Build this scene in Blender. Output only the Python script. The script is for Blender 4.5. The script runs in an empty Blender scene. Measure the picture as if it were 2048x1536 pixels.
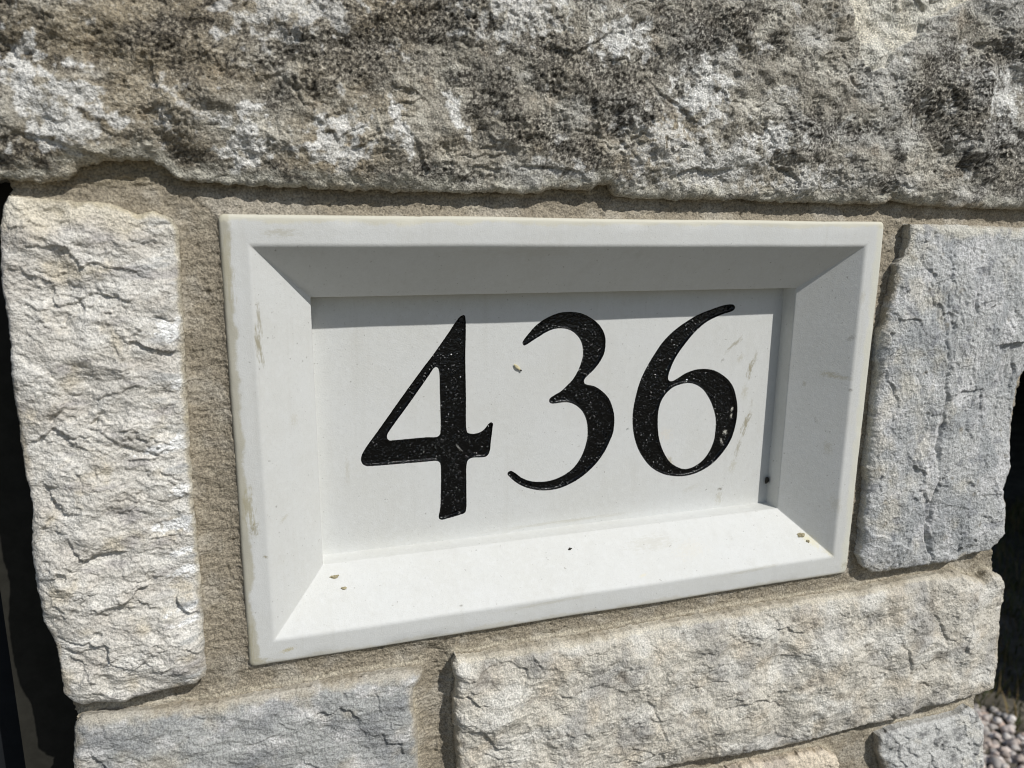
import bpy, math, random
import numpy as np
from mathutils import Vector, Matrix
from mathutils.geometry import delaunay_2d_cdt

random.seed(4)
rng = np.random.default_rng(7)
sc = bpy.context.scene
COL = sc.collection

# ------------------------------------------------------------------ camera, world, sun, exposure
cam_d = bpy.data.cameras.new('camera')
cam = bpy.data.objects.new('camera', cam_d)
COL.objects.link(cam)
cam.location = (-.133568, -.296144, .088217)
cam.rotation_euler = tuple(math.radians(a) for a in (78.0050, -.5372, -17.7912))
cam_d.sensor_width = 36.0
cam_d.lens = 26.377
cam_d.clip_start = .01
cam_d.clip_end = 3000
cam_d.dof.use_dof = True
cam_d.dof.focus_distance = .330
cam_d.dof.aperture_fstop = 16.0
sc.camera = cam

SUN = Vector((.60, -1.0, 1.2)).normalized()          # direction towards the sun
EL = math.asin(SUN.z)
world = bpy.data.worlds.new('World')
sc.world = world
world.use_nodes = True
wn, wl = world.node_tree.nodes, world.node_tree.links
sky = wn.new('ShaderNodeTexSky')
sky.sky_type = 'NISHITA'
sky.sun_disc = False
sky.sun_elevation = EL
sky.sun_rotation = math.atan2(SUN.x, SUN.y)
bg = wn['Background']
bg.inputs['Strength'].default_value = .066
wl.new(sky.outputs[0], bg.inputs['Color'])
sun_d = bpy.data.lights.new('sun', 'SUN')
sun_d.energy = 3.6
sun_d.angle = math.radians(.53)
sun_d.color = (1.0, .975, .935)
sun = bpy.data.objects.new('sun', sun_d)
COL.objects.link(sun)
sun.rotation_euler = SUN.to_track_quat('Z', 'Y').to_euler()
sun.location = SUN * 5
sc.view_settings.view_transform = 'Standard'
sc.view_settings.look = 'None'
sc.view_settings.gamma = 1.0
sc.view_settings.exposure = 0.0
sc.cycles.filter_width = 1.05

# ------------------------------------------------------------------ noise
_P = np.random.default_rng(11).permutation(256)
_P = np.concatenate([_P, _P, _P])
_A = np.random.default_rng(12).uniform(0, 2 * np.pi, 256)
_GX, _GY = np.cos(_A), np.sin(_A)
_R = np.random.default_rng(13).uniform(0, 1, (4, 256))

def perlin(x, y, s=0):
    x = x + s * 17.31; y = y + s * 9.77
    ix = np.floor(x).astype(np.int64); iy = np.floor(y).astype(np.int64)
    fx = x - ix; fy = y - iy
    ix &= 255; iy &= 255
    u = fx * fx * fx * (fx * (fx * 6 - 15) + 10); v = fy * fy * fy * (fy * (fy * 6 - 15) + 10)
    def g(a, b, dx, dy):
        k = _P[_P[(ix + a) & 255] + ((iy + b) & 255)]
        return _GX[k] * dx + _GY[k] * dy
    n0 = g(0, 0, fx, fy); n1 = g(1, 0, fx - 1, fy)
    n2 = g(0, 1, fx, fy - 1); n3 = g(1, 1, fx - 1, fy - 1)
    a = n0 + u * (n1 - n0); b = n2 + u * (n3 - n2)
    return 1.5 * (a + v * (b - a))

def fbm(x, y, o=4, s=0, gain=.5, lac=2.03):
    t = 0; a = 1.0; f = 1.0
    for i in range(o):
        t = t + a * perlin(x * f, y * f, s + i); a *= gain; f *= lac
    return t

def ridged(x, y, o=4, s=0, gain=.5, lac=2.07):
    t = 0; a = 1.0; f = 1.0
    for i in range(o):
        t = t + a * (1 - 2 * np.abs(perlin(x * f, y * f, s + i))); a *= gain; f *= lac
    return t * .5

def cells(x, y, s=0):
    """distance to nearest and second nearest feature point, and a tilt of the nearest cell (broken facets)"""
    x = x + s * 31.7; y = y + s * 12.9
    ix = np.floor(x).astype(np.int64); iy = np.floor(y).astype(np.int64)
    f1 = np.full(x.shape, 9.0); f2 = np.full(x.shape, 9.0); tilt = np.zeros(x.shape)
    for a in (-1, 0, 1):
        for b in (-1, 0, 1):
            k = _P[_P[(ix + a) & 255] + ((iy + b) & 255)]
            dx = ix + a + _R[0][k] - x; dy = iy + b + _R[1][k] - y
            d = np.sqrt(dx * dx + dy * dy)
            t = -(dx * (_R[2][k] - .5) + dy * (_R[3][k] - .5)) * 2 + (_R[2][k] - .5) * .8
            near = d < f1
            f2 = np.where(near, f1, np.minimum(f2, d))
            tilt = np.where(near, t, tilt); f1 = np.where(near, d, f1)
    return f1, f2, tilt

def sstep(a, b, x):
    t = np.clip((x - a) / (b - a), 0, 1)
    return t * t * (3 - 2 * t)

def lin(r, g, b):
    f = lambda c: c / 12.92 if c <= .04045 else ((c + .055) / 1.055) ** 2.4
    return np.array([f(r / 255), f(g / 255), f(b / 255)])

def mixc(c, col, m):
    return c + (np.asarray(col) - c) * np.clip(m, 0, 1)[..., None]

# ------------------------------------------------------------------ plane geometry helpers (millimetres on the wall face: x right, z up)
def seg_dist(px, pz, a, b):
    ax, az = a; bx_, bz_ = b
    vx, vz = bx_ - ax, bz_ - az
    L2 = vx * vx + vz * vz + 1e-12
    t = np.clip(((px - ax) * vx + (pz - az) * vz) / L2, 0, 1)
    dx = px - (ax + t * vx); dz = pz - (az + t * vz)
    return np.sqrt(dx * dx + dz * dz), t, vx * (pz - az) - vz * (px - ax)

def poly_sdf(px, pz, poly):
    d = np.full(px.shape, 1e9); inside = np.zeros(px.shape, bool)
    n = len(poly)
    for i in range(n):
        a, b = poly[i], poly[(i + 1) % n]
        s, _, _ = seg_dist(px, pz, a, b)
        d = np.minimum(d, s)
        if a[1] != b[1]:
            c = ((a[1] > pz) != (b[1] > pz)) & (px < (b[0] - a[0]) * (pz - a[1]) / (b[1] - a[1]) + a[0])
            inside ^= c
    return np.where(inside, d, -d)

def ledge(px, pz, pts, amp, ln, both=False, wob=1.2):
    """a broken step along a polyline: the face drops back by amp below / right of it and recovers over ln"""
    wx = px + wob * perlin(px * .16, pz * .16, 3) + .4 * wob * perlin(px * .7, pz * .7, 5)
    wz = pz + wob * perlin(px * .16, pz * .16, 4) + .4 * wob * perlin(px * .7, pz * .7, 6)
    best = np.full(px.shape, 1e9); side = np.zeros(px.shape); tt = np.zeros(px.shape)
    n = len(pts) - 1
    for i in range(n):
        d, t, cr = seg_dist(wx, wz, pts[i], pts[i + 1])
        m = d < best
        best = np.where(m, d, best); side = np.where(m, -cr, side); tt = np.where(m, (i + t) / n, tt)
    taper = np.clip(np.sin(np.pi * np.clip(tt, .02, .98)), 0, 1) ** .6 * np.exp(-np.maximum(best, 0) * 0)
    off = ((tt <= 0.001) | (tt >= .999))
    if both:
        g = np.exp(-(best / (ln * (1 + .75 * perlin(px * .13, pz * .13, 11)))) ** 2) * (.75 + .45 * perlin(px * .2, pz * .2, 12))
    else:
        g = np.where(side > 0, np.exp(-best / ln) * sstep(-.05, .35, best), 0)
    return amp * g * np.where(off, 0.0, taper)

def blob(px, pz, cx, cz, rx, rz, s=0, ang=0.0, rough=.55, freq=.25):
    c, q = math.cos(ang), math.sin(ang)
    x, z = px - cx, pz - cz
    u, v = (c * x + q * z) / rx, (-q * x + c * z) / rz
    r = np.sqrt(u * u + v * v) + rough * fbm(px * freq, pz * freq, 4, s)
    return 1 - sstep(.55, 1.15, r)

def steps(ph, drop=.10):
    """small broken steps: abrupt front, slow fall back towards the next one"""
    w = ph - np.floor(ph)
    return np.where(w < drop, w / drop, 1 - (w - drop) / (1 - drop)) - .5

def smooth_curve(pts, sub=4, closed=True):
    p = np.array(pts, float); n = len(p); out = []
    for i in range(n):
        p0, p1, p2, p3 = p[i - 1], p[i], p[(i + 1) % n], p[(i + 2) % n]
        d1 = max(np.linalg.norm(p1 - p0) ** .5, 1e-4); d2 = max(np.linalg.norm(p2 - p1) ** .5, 1e-4); d3 = max(np.linalg.norm(p3 - p2) ** .5, 1e-4)
        m1 = (d2 * d2 * 0 + d1 * d1 * p2 - d2 * d2 * p0 + (2 * d1 * d1 + 3 * d1 * d2 + d2 * d2) * 0 * p1)
        b1 = (d1 * d1 * p2 - d2 * d2 * p0 + (2 * d1 * d1 + 3 * d1 * d2 + d2 * d2) * p1) / (3 * d1 * (d1 + d2))
        b2 = (d3 * d3 * p1 - d2 * d2 * p3 + (2 * d3 * d3 + 3 * d3 * d2 + d2 * d2) * p2) / (3 * d3 * (d3 + d2))
        L = np.linalg.norm(p2 - p1)
        k = max(1, min(24, int(round(L / .45)))) if sub == 0 else sub
        for j in range(k):
            t = j / k; q = 1 - t
            out.append(q ** 3 * p1 + 3 * q * q * t * b1 + 3 * q * t * t * b2 + t ** 3 * p2)
    return np.array(out)

# ------------------------------------------------------------------ objects
def tag(o, label=None, cat=None, group=None, kind=None):
    if label: o['label'] = label
    if cat: o['category'] = cat
    if group: o['group'] = group
    if kind: o['kind'] = kind
    return o

def empty(name, loc=(0, 0, 0)):
    o = bpy.data.objects.new(name, None)
    o.empty_display_size = .05
    COL.objects.link(o); o.location = loc
    return o

def mesh_obj(name, V, F, mat, parent=None, smooth=True, col=None):
    """V (n,3) metres, F list of int arrays (k,3) or (k,4)"""
    V = np.asarray(V, np.float32)
    if not isinstance(F, (list, tuple)): F = [F]
    me = bpy.data.meshes.new(name)
    nl = sum(f.size for f in F); nf = sum(len(f) for f in F)
    me.vertices.add(len(V)); me.loops.add(nl); me.polygons.add(nf)
    me.vertices.foreach_set('co', V.ravel())
    me.loops.foreach_set('vertex_index', np.concatenate([f.ravel() for f in F]).astype(np.int32))
    tot = np.concatenate([np.full(len(f), f.shape[1]) for f in F]).astype(np.int32)
    st = np.concatenate([[0], np.cumsum(tot)[:-1]]).astype(np.int32)
    me.polygons.foreach_set('loop_start', st)
    me.polygons.foreach_set('use_smooth', np.full(nf, smooth))
    me.update(calc_edges=True); me.validate()
    if col is not None:
        at = me.color_attributes.new('Tint', 'FLOAT_COLOR', 'POINT')
        at.data.foreach_set('color', np.concatenate([col, np.ones((len(col), 1))], 1).astype(np.float32).ravel())
    me.materials.append(mat)
    o = bpy.data.objects.new(name, me)
    COL.objects.link(o)
    if parent: o.parent = parent
    return o

def box(x0, x1, y0, y1, z0, z1):
    V = np.array([(x, y, z) for x in (x0, x1) for y in (y0, y1) for z in (z0, z1)], float)
    F = np.array([(0, 1, 3, 2), (4, 6, 7, 5), (0, 4, 5, 1), (2, 3, 7, 6), (0, 2, 6, 4), (1, 5, 7, 3)])
    return V, F

def join(parts):
    V = []; F = []; n = 0
    for v, f in parts:
        V.append(v); F.append(f + n); n += len(v)
    return np.concatenate(V), np.concatenate(F)

# ------------------------------------------------------------------ materials
def principled(name, rough=.9, spec=.3):
    m = bpy.data.materials.new(name); m.use_nodes = True
    nt = m.node_tree; b = nt.nodes['Principled BSDF']
    b.inputs['Roughness'].default_value = rough
    b.inputs['Specular IOR Level'].default_value = spec
    return m, nt, b

def N(nt, t, **kw):
    n = nt.nodes.new(t)
    for k, v in kw.items():
        if k in n.inputs: n.inputs[k].default_value = v
        else: setattr(n, k, v)
    return n

def noise(nt, vec, scale, detail=4, rough=.55):
    n = N(nt, 'ShaderNodeTexNoise')
    n.inputs['Scale'].default_value = scale; n.inputs['Detail'].default_value = detail; n.inputs['Roughness'].default_value = rough
    nt.links.new(vec, n.inputs['Vector']); return n.outputs['Fac']

def maprange(nt, v, a, b, c=0., d=1., smooth=True):
    n = N(nt, 'ShaderNodeMapRange'); n.interpolation_type = 'SMOOTHSTEP' if smooth else 'LINEAR'
    for i, q in zip((1, 2, 3, 4), (a, b, c, d)): n.inputs[i].default_value = q
    nt.links.new(v, n.inputs[0]); return n.outputs[0]

def mathn(nt, op, a, b=None):
    n = N(nt, 'ShaderNodeMath'); n.operation = op
    for i, q in enumerate((a, b)):
        if q is None: continue
        if isinstance(q, (int, float)): n.inputs[i].default_value = q
        else: nt.links.new(q, n.inputs[i])
    return n.outputs[0]

def mixrgb(nt, fac, a, b, mode='MIX'):
    n = N(nt, 'ShaderNodeMix'); n.data_type = 'RGBA'; n.blend_type = mode
    for i, q in ((0, fac), (6, a), (7, b)):
        if isinstance(q, (int, float)): n.inputs[i].default_value = q
        elif isinstance(q, (tuple, list, np.ndarray)): n.inputs[i].default_value = (*[float(c) for c in q[:3]], 1)
        else: nt.links.new(q, n.inputs[i])
    return n.outputs[2]

def bump(nt, b, h, strength, dist):
    n = N(nt, 'ShaderNodeBump'); n.inputs['Strength'].default_value = strength; n.inputs['Distance'].default_value = dist
    nt.links.new(h, n.inputs['Height']); nt.links.new(n.outputs[0], b.inputs['Normal'])

def stone_mat(name, grain=2600, contrast=(.72, 1.25), bstr=.5, bdist=.0004, glint=0.0):
    m, nt, b = principled(name, .88, .25)
    at = N(nt, 'ShaderNodeAttribute'); at.attribute_name = 'Tint'
    tc = N(nt, 'ShaderNodeTexCoord').outputs['Object']
    n1 = noise(nt, tc, grain, 3, .6)
    n2 = noise(nt, tc, grain * .4, 3, .6)
    f = mathn(nt, 'MULTIPLY', maprange(nt, n1, .3, .7, *contrast, smooth=False), maprange(nt, n2, .3, .7, .88, 1.12, smooth=False))
    c = N(nt, 'ShaderNodeVectorMath'); c.operation = 'SCALE'
    nt.links.new(at.outputs['Color'], c.inputs[0]); nt.links.new(f, c.inputs['Scale'])
    nt.links.new(c.outputs[0], b.inputs['Base Color'])
    bump(nt, b, mathn(nt, 'ADD', n1, mathn(nt, 'MULTIPLY', n2, 1.3)), bstr, bdist)
    return m

M_LINTEL = stone_mat('weathered_limestone', 1300, (.45, 1.6), 1.0, .0007)
M_STONE = stone_mat('split_limestone', 1350, (.66, 1.32), 1.0, .0006)
M_MORTAR = stone_mat('sandy_mortar', 1250, (.52, 1.42), .9, .0006)

def smears(nt, c, vec, items):
    """dirt marks with their own shape on a painted face: (cx, cz, rx, rz, degrees, strength, colour), mm"""
    for i, (cx, cz, rx, rz, ang, st, col) in enumerate(items):
        mp = N(nt, 'ShaderNodeMapping'); mp.vector_type = 'TEXTURE'
        mp.inputs['Location'].default_value = (cx * .001, 0, cz * .001)
        mp.inputs['Rotation'].default_value = (0, -math.radians(ang), 0)
        mp.inputs['Scale'].default_value = (rx * .001, 1.0, rz * .001)
        nt.links.new(vec, mp.inputs['Vector'])
        ln = N(nt, 'ShaderNodeVectorMath'); ln.operation = 'LENGTH'; nt.links.new(mp.outputs[0], ln.inputs[0])
        nz = noise(nt, mp.outputs[0], 2.2 + .13 * i, 5, .72)
        r = mathn(nt, 'ADD', ln.outputs['Value'], mathn(nt, 'MULTIPLY', mathn(nt, 'SUBTRACT', nz, .5), 3.6))
        c = mixrgb(nt, maprange(nt, r, .85, .15, 0, st), c, lin(*col))
    return c

def paint_mat(name, items, edges=None):
    m, nt, b = principled(name, .62, .35)
    tc = N(nt, 'ShaderNodeTexCoord').outputs['Object']
    n1 = noise(nt, tc, 1900, 3, .6); n2 = noise(nt, tc, 26, 5, .6); n3 = noise(nt, tc, 420, 2, .5)
    c = mixrgb(nt, maprange(nt, n2, .3, .7, 0, .9), (.625, .635, .618), (.598, .602, .572))
    c = mixrgb(nt, maprange(nt, n1, .52, .8, 0, .45), c, (.43, .43, .41))
    c = mixrgb(nt, maprange(nt, n3, .45, .75, 0, .5), c, (.65, .66, .645))
    c = mixrgb(nt, maprange(nt, noise(nt, tc, 230, 4, .7), .5, .75, 0, .4), c, (.56, .565, .545))
    mp = N(nt, 'ShaderNodeMapping'); mp.inputs['Scale'].default_value = (1, 1, .07); nt.links.new(tc, mp.inputs['Vector'])
    c = mixrgb(nt, maprange(nt, noise(nt, mp.outputs[0], 160, 5, .65), .52, .8, 0, .35), c, (.50, .495, .455))
    c = mixrgb(nt, maprange(nt, noise(nt, tc, 70, 6, .7), .6, .8, 0, .3), c, (.50, .49, .44))
    pin = maprange(nt, noise(nt, tc, 700, 2, .5), .70, .76, 0, .6)
    c = mixrgb(nt, pin, c, (.27, .26, .23))
    if edges: c = edges(nt, c, tc)
    c = smears(nt, c, tc, items)
    nt.links.new(c, b.inputs['Base Color'])
    bump(nt, b, mathn(nt, 'ADD', n1, mathn(nt, 'MULTIPLY', n3, .8)), .30, .0003)
    return m

TAN = (168, 162, 138); OLIVE = (140, 132, 104); GREY = (130, 128, 120)
W2, H2 = .150, .09108
tL, tR, tT, tB = .01039, .01007, .01127, .01089
BX, BZ, D1, D2 = .02173, .02137, .02054, .0092
D = D1 + D2

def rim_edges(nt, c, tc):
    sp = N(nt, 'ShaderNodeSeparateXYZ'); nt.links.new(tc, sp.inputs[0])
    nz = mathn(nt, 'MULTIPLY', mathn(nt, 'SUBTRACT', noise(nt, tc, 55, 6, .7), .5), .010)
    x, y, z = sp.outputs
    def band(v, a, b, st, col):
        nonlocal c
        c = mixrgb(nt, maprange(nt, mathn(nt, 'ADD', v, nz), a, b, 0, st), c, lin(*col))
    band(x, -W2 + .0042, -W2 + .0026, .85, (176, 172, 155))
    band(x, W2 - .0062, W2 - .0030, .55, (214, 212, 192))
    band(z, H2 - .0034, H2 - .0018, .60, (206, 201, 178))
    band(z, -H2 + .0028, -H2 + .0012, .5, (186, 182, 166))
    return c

M_FRAME = paint_mat('painted_cast_stone', [
    (-138.6, 42, 1.6, 11, 6, .75, OLIVE), (-137.9, 52, 1.0, 9, 4, .6, OLIVE), (-146.2, -22, 3.2, 13, 3, .85, TAN), (-144.6, -31, 2.5, 4, 0, .6, OLIVE),
    (-148, 70, 3, 22, 0, .6, TAN), (-128.7, 84.5, 9, 2.2, 0, .4, TAN), (-149, -80, 2.5, 14, 0, .7, TAN), (-146, -88.5, 6, 2.5, -10, .6, TAN),
    (150, 50, 2.0, 22, 0, .5, TAN), (148, -86, 4, 3, 0, .5, TAN), (-141, -43, 1.5, .8, -30, .8, OLIVE),
    (131.9, 16.1, 4.5, 2.2, 0, .55, TAN), (138, 35, 3, 1.6, 50, .45, GREY), (140, 9, 1.6, 1.2, 0, .7, GREY), (136, 15, 6, 1.6, -4, .5, TAN), (134, -22, 2.4, 5, 8, .35, TAN), (129, -8, 1.0, 3, 20, .3, GREY), (141, 55, 2.2, 5, -10, .3, TAN), (139, -52, 4, 7, 15, .25, TAN), (124, 10, 1.2, 2.0, 0, .4, OLIVE), (-133, -30, 3, 1.2, 40, .4, TAN), (-127, 10, 2.5, 4, 0, .25, TAN), (-20, -82, 30, 1.2, 2, .3, TAN), (90, -81, 26, 1.4, 3, .3, TAN), (40, -66, 20, 4, 0, .2, TAN),
    (128, -72, 4.6, 2.0, -30, .5, (205, 200, 165)), (-134.5, -85.3, 4.2, 1.3, 12, .75, (178, 168, 128)), (131, -73, 7.5, 3.2, -38, .5, (206, 198, 158)), (138, -78.5, 4.5, 2.0, -38, .5, (190, 182, 148)), (-102.6, -53.7, 2.6, .9, 5, .5, (200, 196, 160)),
    (30.7, -76.9, 3, .8, 10, .5, (214, 205, 175)), (-60, -78, 1.2, .5, 0, .8, GREY), (60, -70, 14, 5, 5, .25, (210, 205, 190)), (-30, 77, 40, 3, 0, .12, TAN)],
    rim_edges)
M_PANEL = paint_mat('painted_panel', [
    (91, 29.5, 8.5, 1.5, 38, .6, OLIVE), (84.5, 21.5, 1.8, 1.0, 40, .6, GREY), (101.3, 15.6, 2.2, 8.0, -12, .75, OLIVE), (101.0, -13.8, 2.6, 10, -18, .75, OLIVE),
    (97.3, -27, 1.8, 7, -14, .5, OLIVE), (88.3, -48.1, 2.2, 1.1, 0, .8, (104, 98, 80)), (88, -53, 3, 5, 0, .4, TAN), (80, -47.5, .8, .5, 30, .9, GREY),
    (57.4, -30.6, 2.4, 4.6, 18, .7, TAN), (53.7, -15.6, 6, 5, 0, .35, (214, 206, 190)), (32.4, -10.9, 1.3, .7, 25, .9, (120, 124, 118)),
    (72, -60, 1.5, 2.5, 0, .5, TAN), (95, 22, 4, 2, 50, .4, TAN), (104, 22, 1.4, 5, -8, .45, OLIVE), (99, 4, 3, 5, -10, .4, TAN), (95, -36, 3, 5, -20, .4, TAN), (70, -46, 8, 2, 20, .2, TAN), (-105, -20, 1.5, 9, 0, .25, TAN), (0, -56, 50, 1.2, 1, .3, TAN), (80, 8, 1.2, 5, -35, .3, OLIVE), (-70, -44, .6, .6, 0, .7, GREY), (104, -2, 1, 3, 0, .3, OLIVE)])

def black_paint():
    m, nt, b = principled('glossy_black_paint', .16, .4)
    tc = N(nt, 'ShaderNodeTexCoord').outputs['Object']
    c = smears(nt, (.0022, .0024, .0026), tc, [(-53.4, -14.0, .7, 3.2, 38, .8, (150, 150, 145)), (93.1, -5.2, .9, 1.7, -15, .9, (215, 213, 200)),
        (93.0, -8.7, .8, 1.7, -10, .9, (215, 213, 200)), (89.9, -17.4, 1.8, 1.8, 0, .9, (200, 198, 188)), (88.2, -22.1, 1.0, 2.4, 25, .8, (190, 188, 180))])
    nt.links.new(c, b.inputs['Base Color'])
    nt.links.new(maprange(nt, noise(nt, tc, 300, 3), .3, .7, .13, .24), b.inputs['Roughness'])
    vo = N(nt, 'ShaderNodeTexVoronoi'); vo.inputs['Scale'].default_value = 620; vo.inputs['Randomness'].default_value = 1.0
    nt.links.new(tc, vo.inputs['Vector'])
    dome = maprange(nt, vo.outputs['Distance'], .0, .55, 1.0, 0.0)
    amp = maprange(nt, noise(nt, tc, 260, 2, .5), .40, .66, .05, 1.0)
    bump(nt, b, mathn(nt, 'ADD', mathn(nt, 'MULTIPLY', dome, amp), mathn(nt, 'MULTIPLY', noise(nt, tc, 1700, 1, .5), .15)), 1.0, .0009)
    return m
M_BLACK = black_paint()

def plain(name, col, rough, scale, amt=.25, spec=.3, bstr=.2, bdist=.0005):
    m, nt, b = principled(name, rough, spec)
    tc = N(nt, 'ShaderNodeTexCoord').outputs['Object']
    n = noise(nt, tc, scale, 5, .6)
    c = np.array(col)
    nt.links.new(mixrgb(nt, maprange(nt, n, .3, .7), c * (1 - amt), c * (1 + amt)), b.inputs['Base Color'])
    bump(nt, b, n, bstr, bdist)
    return m
M_BOARD = plain('dark_brown_paint', (.030, .029, .024), .85, 140, .15, .06)
M_DOOR = plain('blue_black_paint', (.017, .019, .021), .8, 90, .12, .06)
M_SHADE_BLOCK = plain('dark_shade_block', (.012, .012, .012), .9, 9, .3, .05)  # near black, for the added shade slab and its walls
M_CORE = plain('mortar_core', (.30, .26, .20), .9, 300, .2)
M_SOIL = plain('dry_soil', (.125, .112, .088), .95, 14, .35, .1, .6, .01)
M_HUSK = plain('straw_husk', (.60, .54, .34), .7, 900, .2)
M_CRUMB = plain('mortar_crumb', (.34, .30, .19), .9, 1500, .35)
M_GRIT = plain('dark_grit', (.035, .032, .026), .8, 1500, .4)

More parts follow.
